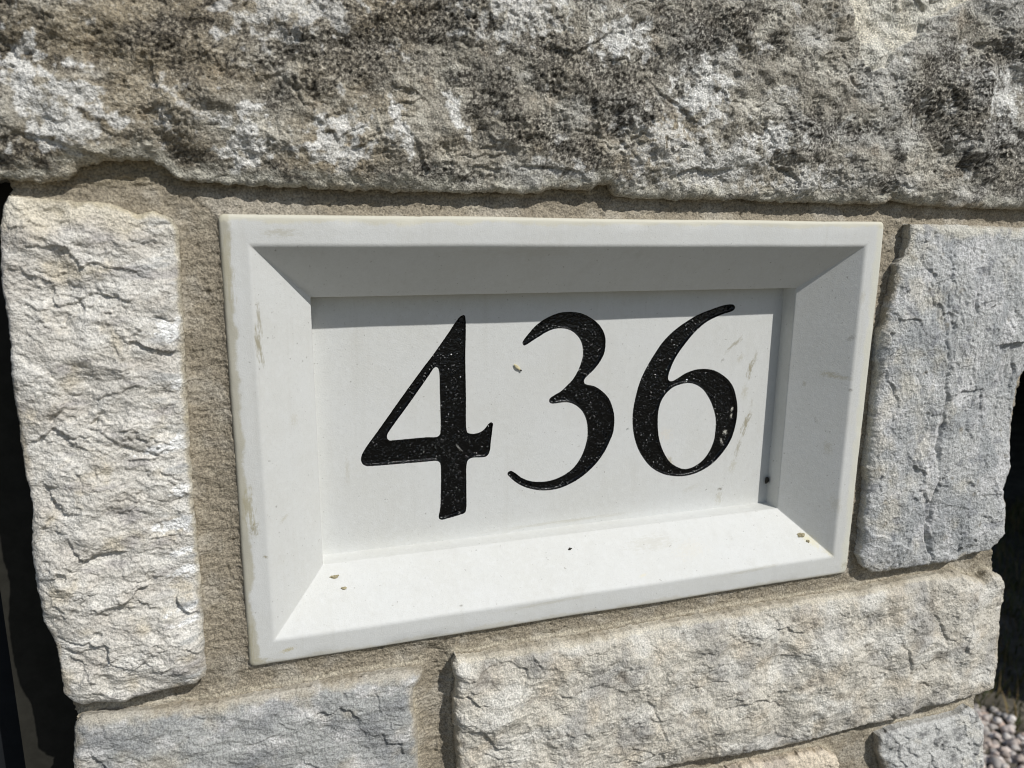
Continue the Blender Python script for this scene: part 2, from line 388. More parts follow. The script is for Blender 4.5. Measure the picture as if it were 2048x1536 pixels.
SHAPES = {
  'lintel': [(-237.4,100.0),(-223.7,100.7),(-213.9,101.1),(-206.8,100.5),(-199.5,100.8),(-195.7,102.7),(-193.2,104.7),(-187.8,107.3),(-181.7,108.4),(-175.5,108.8),(-170.1,108.7),(-165.6,105.8),(-162.7,103.1),(-154.7,101.6),(-146.5,101.3),(-138.2,100.8),(-121.0,100.5),(-103.1,100.2),(-74.9,100.1),(-44.9,100.2),(-28.1,100.3),(-21.8,102.4),(-10.8,102.3),(-4.2,102.4),(-0.2,104.7),(2.9,104.2),(6.1,100.0),(21.1,99.5),(50.1,99.6),(70.3,99.8),(96.7,99.4),(124.4,99.0),(144.6,98.9),(150.7,101.3),(159.3,99.6),(184.0,98.6),(200.0,98.4),(232.4,98.1),(316.5,97.3),(278.4,242.6),(-227.0,180.2)],
  'left': [(-213.9,96.0),(-216.0,92.3),(-217.4,85.4),(-219.2,68.5),(-219.0,63.5),(-218.8,49.5),(-220.0,32.6),(-219.5,18.6),(-219.6,5.3),(-219.2,-2.3),(-218.5,-11.0),(-220.9,-29.7),(-220.5,-41.1),(-219.8,-57.0),(-216.8,-67.5),(-216.5,-77.1),(-216.2,-87.7),(-213.8,-91.6),(-210.4,-93.6),(-204.7,-93.5),(-196.4,-95.4),(-191.8,-93.9),(-184.2,-93.0),(-170.0,-92.3),(-166.2,-89.7),(-166.1,-82.8),(-165.2,-54.4),(-165.3,-28.5),(-165.5,-15.8),(-165.2,6.5),(-164.5,25.9),(-163.9,51.2),(-163.6,65.2),(-163.2,79.0),(-162.9,86.5),(-165.4,89.7),(-170.8,92.0),(-176.0,90.6),(-184.1,94.2),(-191.8,94.7),(-194.8,94.3),(-196.4,95.1),(-207.3,95.5)],
  'right': [(162.5,90.3),(163.2,80.1),(161.1,75.8),(157.5,71.3),(156.6,58.3),(153.8,43.7),(151.8,38.4),(151.6,26.9),(153.2,15.5),(152.9,1.5),(153.0,-10.5),(152.9,-26.0),(152.5,-32.1),(155.1,-42.0),(154.5,-59.5),(155.4,-73.2),(154.5,-80.9),(157.6,-87.3),(165.1,-91.8),(180.4,-91.9),(198.2,-92.1),(220.6,-93.0),(228.7,-90.0),(245.4,-89.5),(251.0,-85.3),(255.3,-80.7),(253.2,-65.8),(249.6,-53.1),(252.9,-40.0),(250.8,-33.2),(247.8,-4.7),(247.8,7.8),(251.0,13.1),(261.4,20.8),(248.7,89.1),(234.2,89.2),(201.4,90.2),(177.0,90.4)],
  'beige': [(-63.8,-99.7),(-57.3,-101.8),(-43.3,-101.4),(6.0,-101.4),(45.9,-101.2),(88.6,-100.8),(120.4,-101.0),(153.4,-101.2),(182.5,-99.4),(225.2,-99.0),(231.0,-102.8),(243.2,-107.0),(247.5,-102.1),(255.6,-105.1),(261.3,-111.2),(263.6,-123.2),(261.7,-127.3),(264.1,-147.9),(264.6,-168.6),(262.6,-179.2),(255.5,-180.8),(244.9,-182.0),(226.4,-182.5),(208.4,-182.7),(201.2,-185.7),(170.3,-184.5),(131.8,-186.4),(112.5,-186.3),(96.0,-184.3),(65.5,-182.7),(8.9,-181.0),(-42.9,-178.6),(-63.3,-177.1),(-63.6,-156.2),(-64.0,-147.7),(-64.9,-133.3),(-65.3,-123.3),(-63.8,-110.8),(-65.6,-104.8)],
  'bleft': [(-216.8,-120.3),(-215.3,-108.3),(-214.3,-101.5),(-212.0,-99.4),(-204.1,-99.3),(-194.0,-101.0),(-174.5,-102.1),(-169.5,-102.9),(-139.4,-103.3),(-115.6,-102.4),(-90.7,-102.6),(-78.2,-104.0),(-79.2,-108.5),(-82.6,-112.7),(-83.2,-120.3),(-81.1,-128.5),(-81.2,-152.8),(-80.9,-185.7),(-80.8,-253.2),(-158.4,-236.1),(-221.9,-221.3)],
  'small': [(182.6,-195.2),(189.8,-193.3),(208.8,-192.9),(228.3,-193.8),(242.6,-193.2),(249.0,-189.8),(255.1,-193.4),(262.6,-204.5),(264.3,-218.3),(267.9,-231.3),(269.3,-258.7),(269.6,-288.0),(201.5,-286.6),(189.5,-216.8),(183.8,-206.9),(183.9,-202.3)],
  'sliver': [(106.3,-193.9),(116.7,-195.2),(132.2,-194.7),(147.4,-196.7),(155.3,-202.6),(158.2,-210.1),(159.4,-231.3),(163.9,-280.0),(-1.7,-261.6),(-3.7,-190.9),(46.4,-193.3),(73.0,-194.5)],
  '4o': [(-51.09,48.36),(-50.58,47.34),(-50.65,27.90),(-50.41,11.14),(-50.27,-4.53),(-49.70,-6.36),(-48.12,-7.06),(-45.24,-7.06),(-42.70,-6.17),(-40.89,-4.52),(-39.43,-2.79),(-38.34,-2.24),(-37.46,-2.93),(-37.60,-4.76),(-38.31,-10.52),(-39.02,-16.33),(-39.75,-17.97),(-41.22,-18.87),(-47.79,-18.88),(-49.46,-19.71),(-50.18,-21.60),(-50.36,-31.93),(-50.55,-44.22),(-51.14,-45.66),(-53.68,-46.50),(-59.87,-47.65),(-62.39,-47.96),(-63.61,-47.22),(-63.81,-46.10),(-63.05,-41.71),(-62.77,-35.43),(-62.53,-26.65),(-62.68,-20.81),(-63.16,-19.55),(-64.43,-18.86),(-69.92,-18.75),(-80.87,-18.72),(-94.06,-18.56),(-96.68,-18.32),(-98.26,-17.14),(-98.84,-15.17),(-98.47,-13.16),(-96.41,-9.59),(-90.34,-1.56),(-80.21,12.04),(-69.25,26.32),(-66.02,30.26),(-59.10,39.63),(-53.54,47.24),(-52.15,48.21)],
  '4i': [(-64.19,25.23),(-63.34,24.71),(-62.90,23.32),(-62.61,11.88),(-62.51,-4.33),(-62.81,-6.20),(-63.87,-7.19),(-69.75,-7.11),(-83.93,-7.30),(-85.90,-7.23),(-86.87,-6.27),(-86.97,-4.88),(-86.14,-3.25),(-76.97,8.87),(-69.35,19.13),(-67.50,21.65),(-65.20,24.80)],
  '3o': [(-23.38,34.63),(-22.91,35.83),(-21.03,38.19),(-16.64,42.75),(-11.54,45.94),(-5.76,48.07),(0.11,48.45),(5.76,47.60),(11.52,44.81),(15.69,41.26),(18.24,36.79),(18.81,32.68),(18.23,27.93),(16.32,24.20),(13.38,20.51),(8.76,16.29),(8.13,15.02),(8.51,13.72),(9.89,13.00),(13.68,11.99),(17.91,9.31),(21.52,5.51),(23.27,2.00),(24.60,-2.06),(25.05,-5.73),(24.63,-11.95),(22.86,-16.59),(19.96,-22.26),(15.53,-27.81),(8.78,-33.33),(2.37,-36.60),(-4.38,-38.51),(-11.88,-38.59),(-18.57,-36.98),(-24.07,-34.32),(-28.45,-30.62),(-30.10,-28.50),(-29.91,-27.62),(-28.49,-27.03),(-26.69,-27.92),(-23.01,-30.97),(-18.63,-33.05),(-13.80,-33.99),(-8.25,-33.89),(-2.66,-32.41),(2.93,-29.26),(6.61,-25.17),(9.11,-20.23),(10.65,-14.15),(10.75,-9.05),(9.97,-4.65),(7.74,-0.21),(4.27,3.06),(0.51,4.72),(-3.19,4.96),(-7.59,4.72),(-9.08,5.16),(-9.64,6.25),(-9.13,7.44),(-3.33,10.79),(-1.38,12.48),(2.01,15.67),(4.27,19.07),(6.18,23.40),(7.07,27.15),(6.95,30.92),(5.84,34.43),(3.73,37.31),(0.35,39.76),(-3.62,40.74),(-7.54,40.63),(-10.76,39.66),(-14.62,37.65),(-18.44,35.49),(-21.61,33.64),(-22.73,33.43)],
  '6o': [(89.65,48.71),(88.48,49.83),(86.66,50.02),(82.38,49.51),(76.12,47.79),(69.22,45.52),(62.48,42.15),(55.84,37.90),(49.96,32.56),(45.52,26.58),(41.75,20.54),(38.98,15.10),(37.09,9.52),(36.05,5.02),(35.10,-0.99),(34.99,-6.93),(35.88,-13.35),(38.32,-20.69),(42.50,-27.53),(47.42,-32.69),(53.87,-36.41),(61.53,-38.38),(68.77,-38.59),(75.58,-36.99),(82.68,-33.34),(88.45,-27.85),(92.89,-21.11),(95.12,-13.10),(95.51,-5.03),(94.38,0.91),(92.09,6.87),(88.83,11.00),(84.42,14.30),(79.51,16.64),(74.76,17.52),(69.42,17.45),(63.49,15.85),(58.40,13.12),(56.00,12.22),(54.61,12.38),(53.76,13.37),(53.88,15.55),(55.50,20.51),(58.30,25.69),(62.49,31.15),(67.40,36.58),(73.07,41.05),(78.22,43.54),(83.43,45.29),(87.68,46.41),(89.41,47.46)],
  '6i': [(65.92,10.65),(69.94,9.54),(74.51,6.44),(78.02,1.93),(80.83,-3.30),(82.67,-8.89),(83.06,-14.06),(82.54,-20.66),(80.49,-26.05),(76.76,-30.93),(71.31,-34.16),(66.11,-34.88),(61.63,-33.27),(57.04,-29.92),(53.17,-24.11),(50.45,-17.37),(49.25,-9.73),(49.25,-2.63),(50.50,2.22),(52.99,5.96),(56.68,8.90),(61.25,10.32)],
}

# ------------------------------------------------------------------ the stone wall
wall = tag(empty('stone_wall', (0, 0, -1.1)), 'pillar of rough split limestone blocks and sandy mortar around the white number plaque', 'wall')
WZ = 1.1     # parts are built in wall coordinates whose base is the ground

def grid_piece(name, poly, edge_y, height, colour, mat, h=.42, ragged=.5, rs=0, back=30.0, keep=None, label=None, kind=None):
    poly = np.array(poly, float)
    x0, z0 = poly.min(0) - 2; x1, z1 = poly.max(0) + 2
    xs = np.arange(x0, x1, h); zs = np.arange(z0, z1, h)
    X, Z = np.meshgrid(xs, zs)
    sd = poly_sdf(X, Z, poly)
    sd = sd + ragged * (fbm(X * .22, Z * .22, 4, 40 + rs) - .15)
    gx = np.gradient(sd, h, axis=1); gz = np.gradient(sd, h, axis=0)
    g2 = np.maximum(np.sqrt(gx * gx + gz * gz), .35)
    kp = sd > -.75 * h
    if keep is not None: kp &= keep(X, Z)
    mv = kp & (sd < .55 * h)
    step = np.where(mv, np.clip(sd / g2, -h, h), 0)
    X = X - step * gx / g2; Z = Z - step * gz / g2
    sd = np.where(mv, 0, np.maximum(sd, 0))
    Y = edge_y - height(X, Z, sd)                     # mm, towards the viewer is negative
    C = colour(X, Z, sd)
    if name == 'stone':
        sm = (1 - sstep(.2, 2.6, sd + 1.8 * fbm(X * .16, Z * .16, 4, 141))) * sstep(-.15, .45, fbm(X * .03, Z * .03, 2, 142))
        C = mixc(C, lin(164, 155, 137), .75 * sm)
    C = np.clip(C, .004, .95)
    q = kp[:-1, :-1] & kp[1:, :-1] & kp[:-1, 1:] & kp[1:, 1:]
    ny, nx = X.shape
    I = np.arange(ny * nx).reshape(ny, nx)
    F = np.stack([I[:-1, :-1][q], I[:-1, 1:][q], I[1:, 1:][q], I[1:, :-1][q]], 1)
    k4 = np.stack([kp[:-1, :-1], kp[:-1, 1:], kp[1:, 1:], kp[1:, :-1]], -1); i4 = np.stack([I[:-1, :-1], I[:-1, 1:], I[1:, 1:], I[1:, :-1]], -1)
    t3 = k4.sum(-1) == 3
    T3 = np.concatenate([i4[t3 & ~k4[..., m]][:, [(m + 1) % 4, (m + 2) % 4, (m + 3) % 4]] for m in range(4)])
    V = np.stack([X.ravel(), Y.ravel(), Z.ravel()], 1); C = C.reshape(-1, 3)
    # sides: run the open border backwards
    E = np.concatenate([F[:, [0, 1]], F[:, [1, 2]], F[:, [2, 3]], F[:, [3, 0]], T3[:, [0, 1]], T3[:, [1, 2]], T3[:, [2, 0]]])
    key = np.minimum(E[:, 0], E[:, 1]) * (ny * nx) + np.maximum(E[:, 0], E[:, 1])
    _, inv, cnt = np.unique(key, return_inverse=True, return_counts=True)
    B = E[cnt[inv] == 1]
    used = np.unique(np.concatenate([F.ravel(), T3.ravel()]))
    bv = np.unique(B)
    m1 = np.full(len(V), -1); nu = len(used)
    m1[used] = np.arange(nu)
    rings = []; cols = []; FF = [m1[F], m1[T3]]
    prev = m1[bv]; base = nu
    lut_prev = np.full(len(V), -1); lut_prev[bv] = prev
    gxf, gzf = gx.ravel()[bv], gz.ravel()[bv]; gl = np.maximum(np.hypot(gxf, gzf), .3)
    for dy, inn in ((.7, .10), (1.6, .30), (3.2, .55), (6.0, .8), (back, 1.0)):
        R_ = V[bv].copy(); R_[:, 1] = np.maximum(R_[:, 1], edge_y - 1) + dy * (1 + .25 * perlin(R_[:, 0] * .7, R_[:, 2] * .7 + dy, 8))
        k = inn + min(dy, 2.0) * (.22 * perlin(R_[:, 0] * .5 + dy * .9, R_[:, 2] * .5 - dy * .7, 9) + .14 * perlin(R_[:, 0] * 1.1 - dy * 1.3, R_[:, 2] * 1.1 + dy, 10))
        R_[:, 0] += gxf / gl * k; R_[:, 2] += gzf / gl * k
        rings.append(R_); cols.append(C[bv] * .97)
        lut = np.full(len(V), -1); lut[bv] = base + np.arange(len(bv))
        FF.append(np.stack([lut_prev[B[:, 1]], lut_prev[B[:, 0]], lut[B[:, 0]], lut[B[:, 1]]], 1))
        lut_prev = lut; base += len(bv)
    VV = np.concatenate([V[used]] + rings) * .001
    VV[:, 2] += WZ
    CC = np.concatenate([C[used]] + cols)
    o = mesh_obj(name, VV, FF, mat, wall, True, CC)
    if label: o['label'] = label
    if kind: o['kind'] = kind
    return o

def rounding(sd, r=1.6):
    return -r * np.exp(-sd / (r * .55))

# --- weathered lintel
CHIP = [(108, 192), (112, 186.8), (114.7, 171.3), (119.1, 158.5), (126.2, 155.9), (134, 158.5), (135.9, 164.8), (143.5, 169.5), (151.7, 174.3), (151.1, 178.3), (163.9, 183.5), (186, 195), (190, 215), (112, 215)]
def chip_mask(X, Z):
    return poly_sdf(X + 1.2 * fbm(X * .2, Z * .2, 4, 71), Z + 1.2 * fbm(X * .2, Z * .2, 4, 72), CHIP)

def lintel_h(X, Z, sd):
    e = 1 - np.exp(-sd / 3.0)
    t = 2.0 * (1 - np.exp(-sd / 2.0)) + 6 * (1 - np.exp(-sd / 22.0)) + rounding(sd, .7)
    t = t + e * (3.6 * fbm(X * .026, Z * .032, 3, 1) + 1.5 * fbm(X * .075, Z * .085, 3, 2) + .55 * ridged(X * .09, Z * .11, 3, 9, .55))
    t = t + e * (1.3 * sstep(-.1, .6, fbm(X * .03, Z * .04, 2, 10)) * steps(Z * .045 - X * .03 + 1.5 * fbm(X * .035, Z * .045, 4, 61, .6), .08) + .20 * steps(Z * .13 + X * .07 + 1.6 * fbm(X * .08, Z * .09, 3, 62, .6), .14))
    f1, f2, tl = cells(X * .05 + .25 * perlin(X * .1, Z * .1, 7), Z * .06 + .25 * perlin(X * .1, Z * .1, 8), 2)
    t = t + e * .8 * tl
    cs = chip_mask(X, Z); ch = sstep(-.2, .6, cs)
    gritm = .45 + .75 * sstep(-.3, .5, fbm(X * .035, Z * .05, 3, 21))
    gritm = gritm * (1 - .75 * ch) * (.35 + .65 * sstep(1.5, 9, sd + 3 * perlin(X * .2, Z * .2, 30)))
    t = t + e * gritm * (.40 * fbm(X * .5, Z * .5, 3, 3, .7) + .30 * perlin(X * 1.02, Z * 1.02, 5) - .45 * sstep(.25, .7, perlin(X * .62, Z * .62, 31)))
    t = t + e * .22 * fbm(X * .16, Z * .42, 3, 6)
    t = t - 2.2 * ch
    t = t - ledge(X, Z, [(-122, 139), (-119.7, 133), (-117.9, 129.5), (-113.2, 129.3)], 1.6, 4)
    t = t - ledge(X, Z, [(30, 108.5), (36, 111.5), (41.7, 112.6), (52, 111.9), (60, 113)], 2.6, 5)
    t = t - ledge(X, Z, [(-42, 109.5), (-35.3, 111), (-20, 110.5), (-10.1, 108.9), (-5, 105)], 1.6, 4)
    t = t - ledge(X, Z, [(16, 146), (21.3, 141.4), (30.5, 138.1), (38.1, 131), (44, 128)], 1.5, 5)
    t = t - ledge(X, Z, [(-30, 155), (-18, 152), (-8, 158), (2, 165)], 1.8, 6)
    t = t - ledge(X, Z, [(70, 118), (84, 115), (92, 109), (96, 104)], 1.5, 5)
    t = t - ledge(X, Z, [(-228, 112), (-205, 116), (-190, 111), (-176, 109)], 1.3, 6)
    return t

def lintel_c(X, Z, sd):
    c = np.empty(X.shape + (3,)); c[:] = lin(152, 147, 135)
    a = fbm(X * .026, Z * .034, 5, 50, .62); b = fbm(X * .05, Z * .06, 5, 51, .62)
    hol = -fbm(X * .075, Z * .085, 3, 2)
    sp = fbm(X * .7, Z * .7, 3, 54, .8)
    c = mixc(c, lin(184, 180, 168), sstep(-.15, .8, b))
    c = mixc(c, lin(142, 128, 102), .62 * sstep(-.25, .7, fbm(X * .018, Z * .03, 4, 52) - .004 * (X + 60)))
    c = mixc(c, lin(190, 190, 186), .6 * sstep(-.1, .9, fbm(X * .03, Z * .05, 4, 53) + .0025 * (X - 50)))
    c = mixc(c, lin(150, 122, 90), .16 * sstep(.5, 1.0, fbm(X * .07, Z * .09, 4, 56)))
    d = .75 * sstep(.0, .85, a + .45 * hol)
    for q in ((-102, 144, 32, 8, .5), (-112, 150, 30, 9, .3), (-70, 160, 30, 12, .2), (-22, 150, 28, 13, -.4), (6, 138, 26, 13, -.6), (-208, 107, 15, 7, 0), (-76, 106, 20, 5, .1),
              (36, 165, 36, 12, .1), (183, 150, 34, 22, .4), (160, 158, 22, 12, .6), (-24, 121, 40, 9, -.5), (100, 128, 24, 10, .2), (-130, 104, 14, 5, .2), (205, 122, 20, 18, 0), (-50, 135, 16, 12, .4), (-160, 150, 16, 8, .3)):
        d = np.maximum(d, .95 * blob(X, Z, q[0], q[1], q[2], q[3], int(q[0]) % 37, q[4], .8, .11))
    c = mixc(c, lin(74, 70, 64), .92 * d * sstep(-.95, .5, sp + .35 * hol))
    c = mixc(c, lin(42, 39, 34), .7 * sstep(.3, .9, d) * sstep(.05, .75, sp + .4 * fbm(X * .12, Z * .14, 3, 55)))
    c = mixc(c, lin(64, 60, 53), .3 * sstep(.3, .9, sp))
    c = mixc(c, lin(204, 200, 188), .35 * sstep(.25, .9, -sp))
    w = sstep(.6, 1.05, fbm(X * .05, Z * .06, 5, 57, .66)) * .7
    for q in ((-204, 134, 7, 11, 0), (-193, 119, 14, 7, .2), (-188, 130, 6, 7, .2), (-138.8, 116, 8, 11, .3), (-122, 160, 22, 9, .1), (-38, 166, 18, 10, .2), (-84, 122, 3.5, 8, .4), (-62, 128, 3, 9, .2), (42, 142, 12, 12, .5), (76, 126, 12, 7, 0), (204, 150, 9, 12, 0), (-5, 106, 17, 5, -.2),
              (52, 113, 26, 9, .2), (98, 108, 16, 6, .2), (-216, 152, 7, 14, 0), (-108, 117, 12, 9, .4), (4, 160, 12, 8, .3), (30, 120, 20, 10, -.3)):
        w = np.maximum(w, .95 * sstep(0, 1.0, blob(X, Z, q[0], q[1], q[2], q[3], int(q[1]) % 29, q[4], 1.0, .2)) * (1 if q[2] < 16 else .75))
    c = mixc(c, lin(212, 211, 206), .95 * w * sstep(-.9, .35, sp + .7 * w))
    band = (1 - sstep(2.0, 7.0, sd + 3.2 * fbm(X * .09, Z * .2, 4, 58))) * sstep(-.3, .25, fbm(X * .03, Z * .02, 2, 59) + .25)
    c = mixc(c, lin(186, 183, 170), .85 * band)
    cs = chip_mask(X, Z); ch = sstep(-.1, .5, cs)
    cc = np.empty(X.shape + (3,)); cc[:] = lin(200, 197, 186)
    cc = mixc(cc, lin(204, 198, 182), sstep(-.3, .7, fbm(X * .05, Z * .05, 3, 60) + .01 * (Z - 175)))
    c = c + (cc - c) * ch[..., None]
    return c

grid_piece('stone', SHAPES['lintel'], -1.2, lintel_h, lintel_c, M_LINTEL, .42, .8, 1, 34, label='long dark weathered stone spanning the top with black specks and white chips')

# --- tall cream stone at the left
def left_h(X, Z, sd):
    e = 1 - np.exp(-sd / 2.2)
    t = 1.6 * (1 - np.exp(-sd / 2.5)) + 2.0 * (1 - np.exp(-sd / 16.0)) + rounding(sd, .7)
    u = X * .95 - Z * .30; v = X * .30 + Z * .95
    wx = 2.4 * perlin(X * .05, Z * .05, 8); wz = 2.4 * perlin(X * .05, Z * .05, 9)
    t = t + e * (2.6 * fbm(X * .034, Z * .026, 3, 11) + 1.3 * fbm(X * .07, Z * .10, 2, 12))
    t = t + e * (.45 * ridged((u + wx) * .05, (v + wz) * .10, 3, 13, .5) + .25 * fbm((u + wx) * .13, (v + wz) * .26, 3, 16, .6))
    f1, f2, tl = cells((u + wx) * .07, (v + wz) * .16, 5)
    t = t + e * .22 * tl
    f1, f2, tl = cells((u + wz) * .2, (v + wx) * .42, 6)
    t = t + e * .13 * tl
    m1 = sstep(-.35, .55, fbm(X * .05, Z * .06, 3, 17)); m2 = sstep(-.3, .5, fbm(X * .09, Z * .1, 2, 18))
    t = t + e * (.85 * m1 * steps(v * .10 + 1.3 * fbm(u * .045, v * .06, 4, 19, .6)) + .40 * m2 * steps(v * .27 + 1.5 * fbm(u * .11, v * .15, 3, 20, .6), .14))
    t = t + e * .30 * ridged(u * .14, v * .26, 3, 29, .6)
    f1, f2, tl = cells(u * .032 + .35 * fbm(X * .05, Z * .05, 3, 24), v * .05 + .35 * fbm(X * .05, Z * .05, 3, 25), 8)
    t = t + e * 1.5 * tl
    q_ = .35 + 1.0 * sstep(-.35, .5, fbm(X * .045, Z * .05, 3, 26))
    t = t + q_ * e * (.24 * fbm(u * .42, v * .75, 3, 14, .66) + .13 * perlin(X * 1.1, Z * 1.2, 15))
    for pts, a, l in (([(-214, -2), (-212.4, -6), (-210.5, -12), (-207.7, -14.6), (-203, -14.1)], 1.9, 5), ([(-208, -24), (-206, -30), (-203.5, -33.1), (-199, -32), (-192.5, -30.9), (-188, -31.5)], 2.2, 6),
                      ([(-178, 55.2), (-172, 55.4), (-168, 54), (-163, 52.2)], 1.2, 4), ([(-193, -48), (-187, -51.5), (-183, -56), (-177, -57)], 1.0, 4), ([(-201, -52), (-198, -57), (-195, -63)], .9, 4),
                      ([(-200, 60), (-190, 64), (-180, 61), (-172, 66)], .9, 7), ([(-205, 30), (-192, 27), (-182, 31), (-170, 27)], .9, 7), ([(-196, 5), (-186, 9), (-176, 5), (-168, 6)], .8, 5),
                      ([(-212, 74), (-203, 70), (-195, 72)], 1.0, 6), ([(-180, -12), (-173, -14), (-167, -13)], .9, 4)):
        t = t - ledge(X, Z, pts, a, l)
    return t

def left_c(X, Z, sd):
    c = np.empty(X.shape + (3,)); c[:] = lin(209, 205, 196)
    c = mixc(c, lin(222, 219, 211), sstep(-.2, .6, fbm(X * .05, Z * .09, 4, 61)))
    c = mixc(c, lin(190, 184, 174), .7 * sstep(.0, .8, fbm(X * .04, Z * .07, 4, 62)))
    c = mixc(c, lin(206, 194, 168), .5 * sstep(.2, .9, fbm(X * .07, Z * .07, 4, 63)))
    c = mixc(c, lin(168, 164, 162), .6 * sstep(.2, .7, fbm(X * .06, Z * .13, 4, 64) - .02 * (X + 172) ** 2 * .01))
    t = sstep(80, 92, Z + 5 * perlin(X * .12, Z * .12, 65))
    c = mixc(c, lin(216, 206, 182), .6 * t)
    w = 0
    for q in ((-172, -24, 9, 3.0), (-169, -43, 8, 2.0), (-168, -57, 8, 1.5), (-167, -63, 9, 1.3), (-168, 50, 5, 4), (-167, 8, 6, 3), (-176, 6, 6, 1.8), (-171, -35, 5, 1.3), (-166, 30, 5, 2), (-167, -10, 6, 2.2)):
        w = np.maximum(w, blob(X, Z, q[0], q[1], q[2], q[3], int(q[1]) % 23, .12, .75, .35))
    c = mixc(c, lin(245, 245, 242), np.minimum(1, 1.25 * w))
    gb = sstep(.1, .6, fbm(X * .05, Z * .2, 3, 66)) * sstep(-186, -168, X)
    c = mixc(c, lin(160, 164, 166), .5 * gb)
    c = mixc(c, lin(172, 160, 128), .55 * (1 - sstep(.4, 2.2, sd + .8 * perlin(X * .3, Z * .3, 67))) * sstep(-190, -175, X + .25 * Z))
    return c
grid_piece('stone', SHAPES['left'], -3.0, left_h, left_c, M_STONE, .42, .35, 2, 44, label='tall cream stone with crinkled split face left of the plaque')

# --- blue grey stone at the right
def right_h(X, Z, sd):
    e = 1 - np.exp(-sd / 2.2)
    t = 1.5 * (1 - np.exp(-sd / 1.5)) + 2.5 * (1 - np.exp(-sd / 18.0)) + rounding(sd, .5)
    wx = 2 * perlin(X * .06, Z * .06, 18)
    t = t + e * (1.5 * fbm(X * .03, Z * .02, 3, 21) + .8 * ridged((X + wx) * .06, Z * .035, 4, 22, .55))
    f1, f2, tl = cells(X * .09 + .3 * perlin(X * .2, Z * .2, 23), Z * .075, 9)
    t = t + e * .3 * tl
    f1, f2, tl = cells(X * .35, Z * .3, 10)
    t = t + e * .14 * tl
    t = t + e * (.3 * fbm(X * .2, Z * .17, 3, 26) + .22 * fbm(X * .5, Z * .5, 3, 24, .62) + .08 * perlin(X * 1.2, Z * 1.2, 25))
    f1, f2, tl = cells(X * .05 + .35 * fbm(X * .06, Z * .06, 3, 33), Z * .032, 23)
    t = t + e * 1.2 * tl
    m1 = sstep(-.3, .5, fbm(X * .06, Z * .05, 3, 29))
    t = t + e * (.55 * m1 * steps(X * .085 + .02 * Z + 1.2 * fbm(X * .06, Z * .04, 4, 30, .6)) + .26 * steps(X * .2 - Z * .1 + 1.6 * fbm(X * .12, Z * .1, 3, 37, .6), .15))
    t = t + e * .12 * perlin(X * .95, Z * .95, 38)
    ck = .9 * sstep(-.3, .3, fbm(X * .12, Z * .12, 2, 27) + .2)
    t = t - ck * ledge(X, Z, [(194, 84), (190.6, 78), (187.2, 63.5), (188.9, 43.7), (192, 20), (193.4, 12.9)], 1.8, .6, True, 1.6)
    t = t - ledge(X, Z, [(193.2, 22), (193.4, 12.9), (195.2, 4), (194.8, -10.9), (193.7, -24.3), (197, -36)], 5.0, 1.25, True, 1.0)
    t = t - ledge(X, Z, [(201, -36), (198.1, -46), (195.3, -54.7), (194.8, -68.8), (199, -82), (203, -92)], 5.0, 1.35, True, 1.0)
    t = t - ledge(X, Z, [(204, 60), (206, 52), (207.5, 45), (206, 34)], 2.2, 1.0, True)
    t = t - .8 * sstep(-1.5, 1.5, X - 194 - 5 * perlin(Z * .03, Z * 0 + .5, 28)) * sstep(60, 20, np.abs(Z + 20))
    t = t - ledge(X, Z, [(240, 30), (234, 5), (232, -20), (226, -40)], .6, 1.0, True)
    return t
def right_c(X, Z, sd):
    c = np.empty(X.shape + (3,)); c[:] = lin(188, 189, 187)
    c = mixc(c, lin(206, 206, 205), sstep(-.1, .6, fbm(X * .06, Z * .05, 4, 71)))
    c = mixc(c, lin(156, 159, 160), .75 * sstep(-.2, .7, fbm(X * .05, Z * .03, 5, 72, .62)))
    c = mixc(c, lin(206, 200, 184), .5 * sstep(-.1, .9, fbm(X * .07, Z * .06, 4, 73) + (188 - X) * .012 - .1))
    c = mixc(c, lin(204, 200, 186), .7 * (1 - sstep(2, 9, sd + 4 * fbm(X * .1, Z * .1, 3, 74))) * sstep(60, 80, Z))
    c = mixc(c, lin(138, 140, 144), .6 * sstep(.45, .85, fbm(X * .1, Z * .1, 4, 75)))
    c = mixc(c, lin(130, 122, 104), .5 * sstep(.72, 1.0, fbm(X * .12, Z * .12, 3, 76)))
    return c
grid_piece('stone', SHAPES['right'], -2.6, right_h, right_c, M_STONE, .42, .6, 3, 40, label='blue grey stone with thin upright cracks right of the plaque')

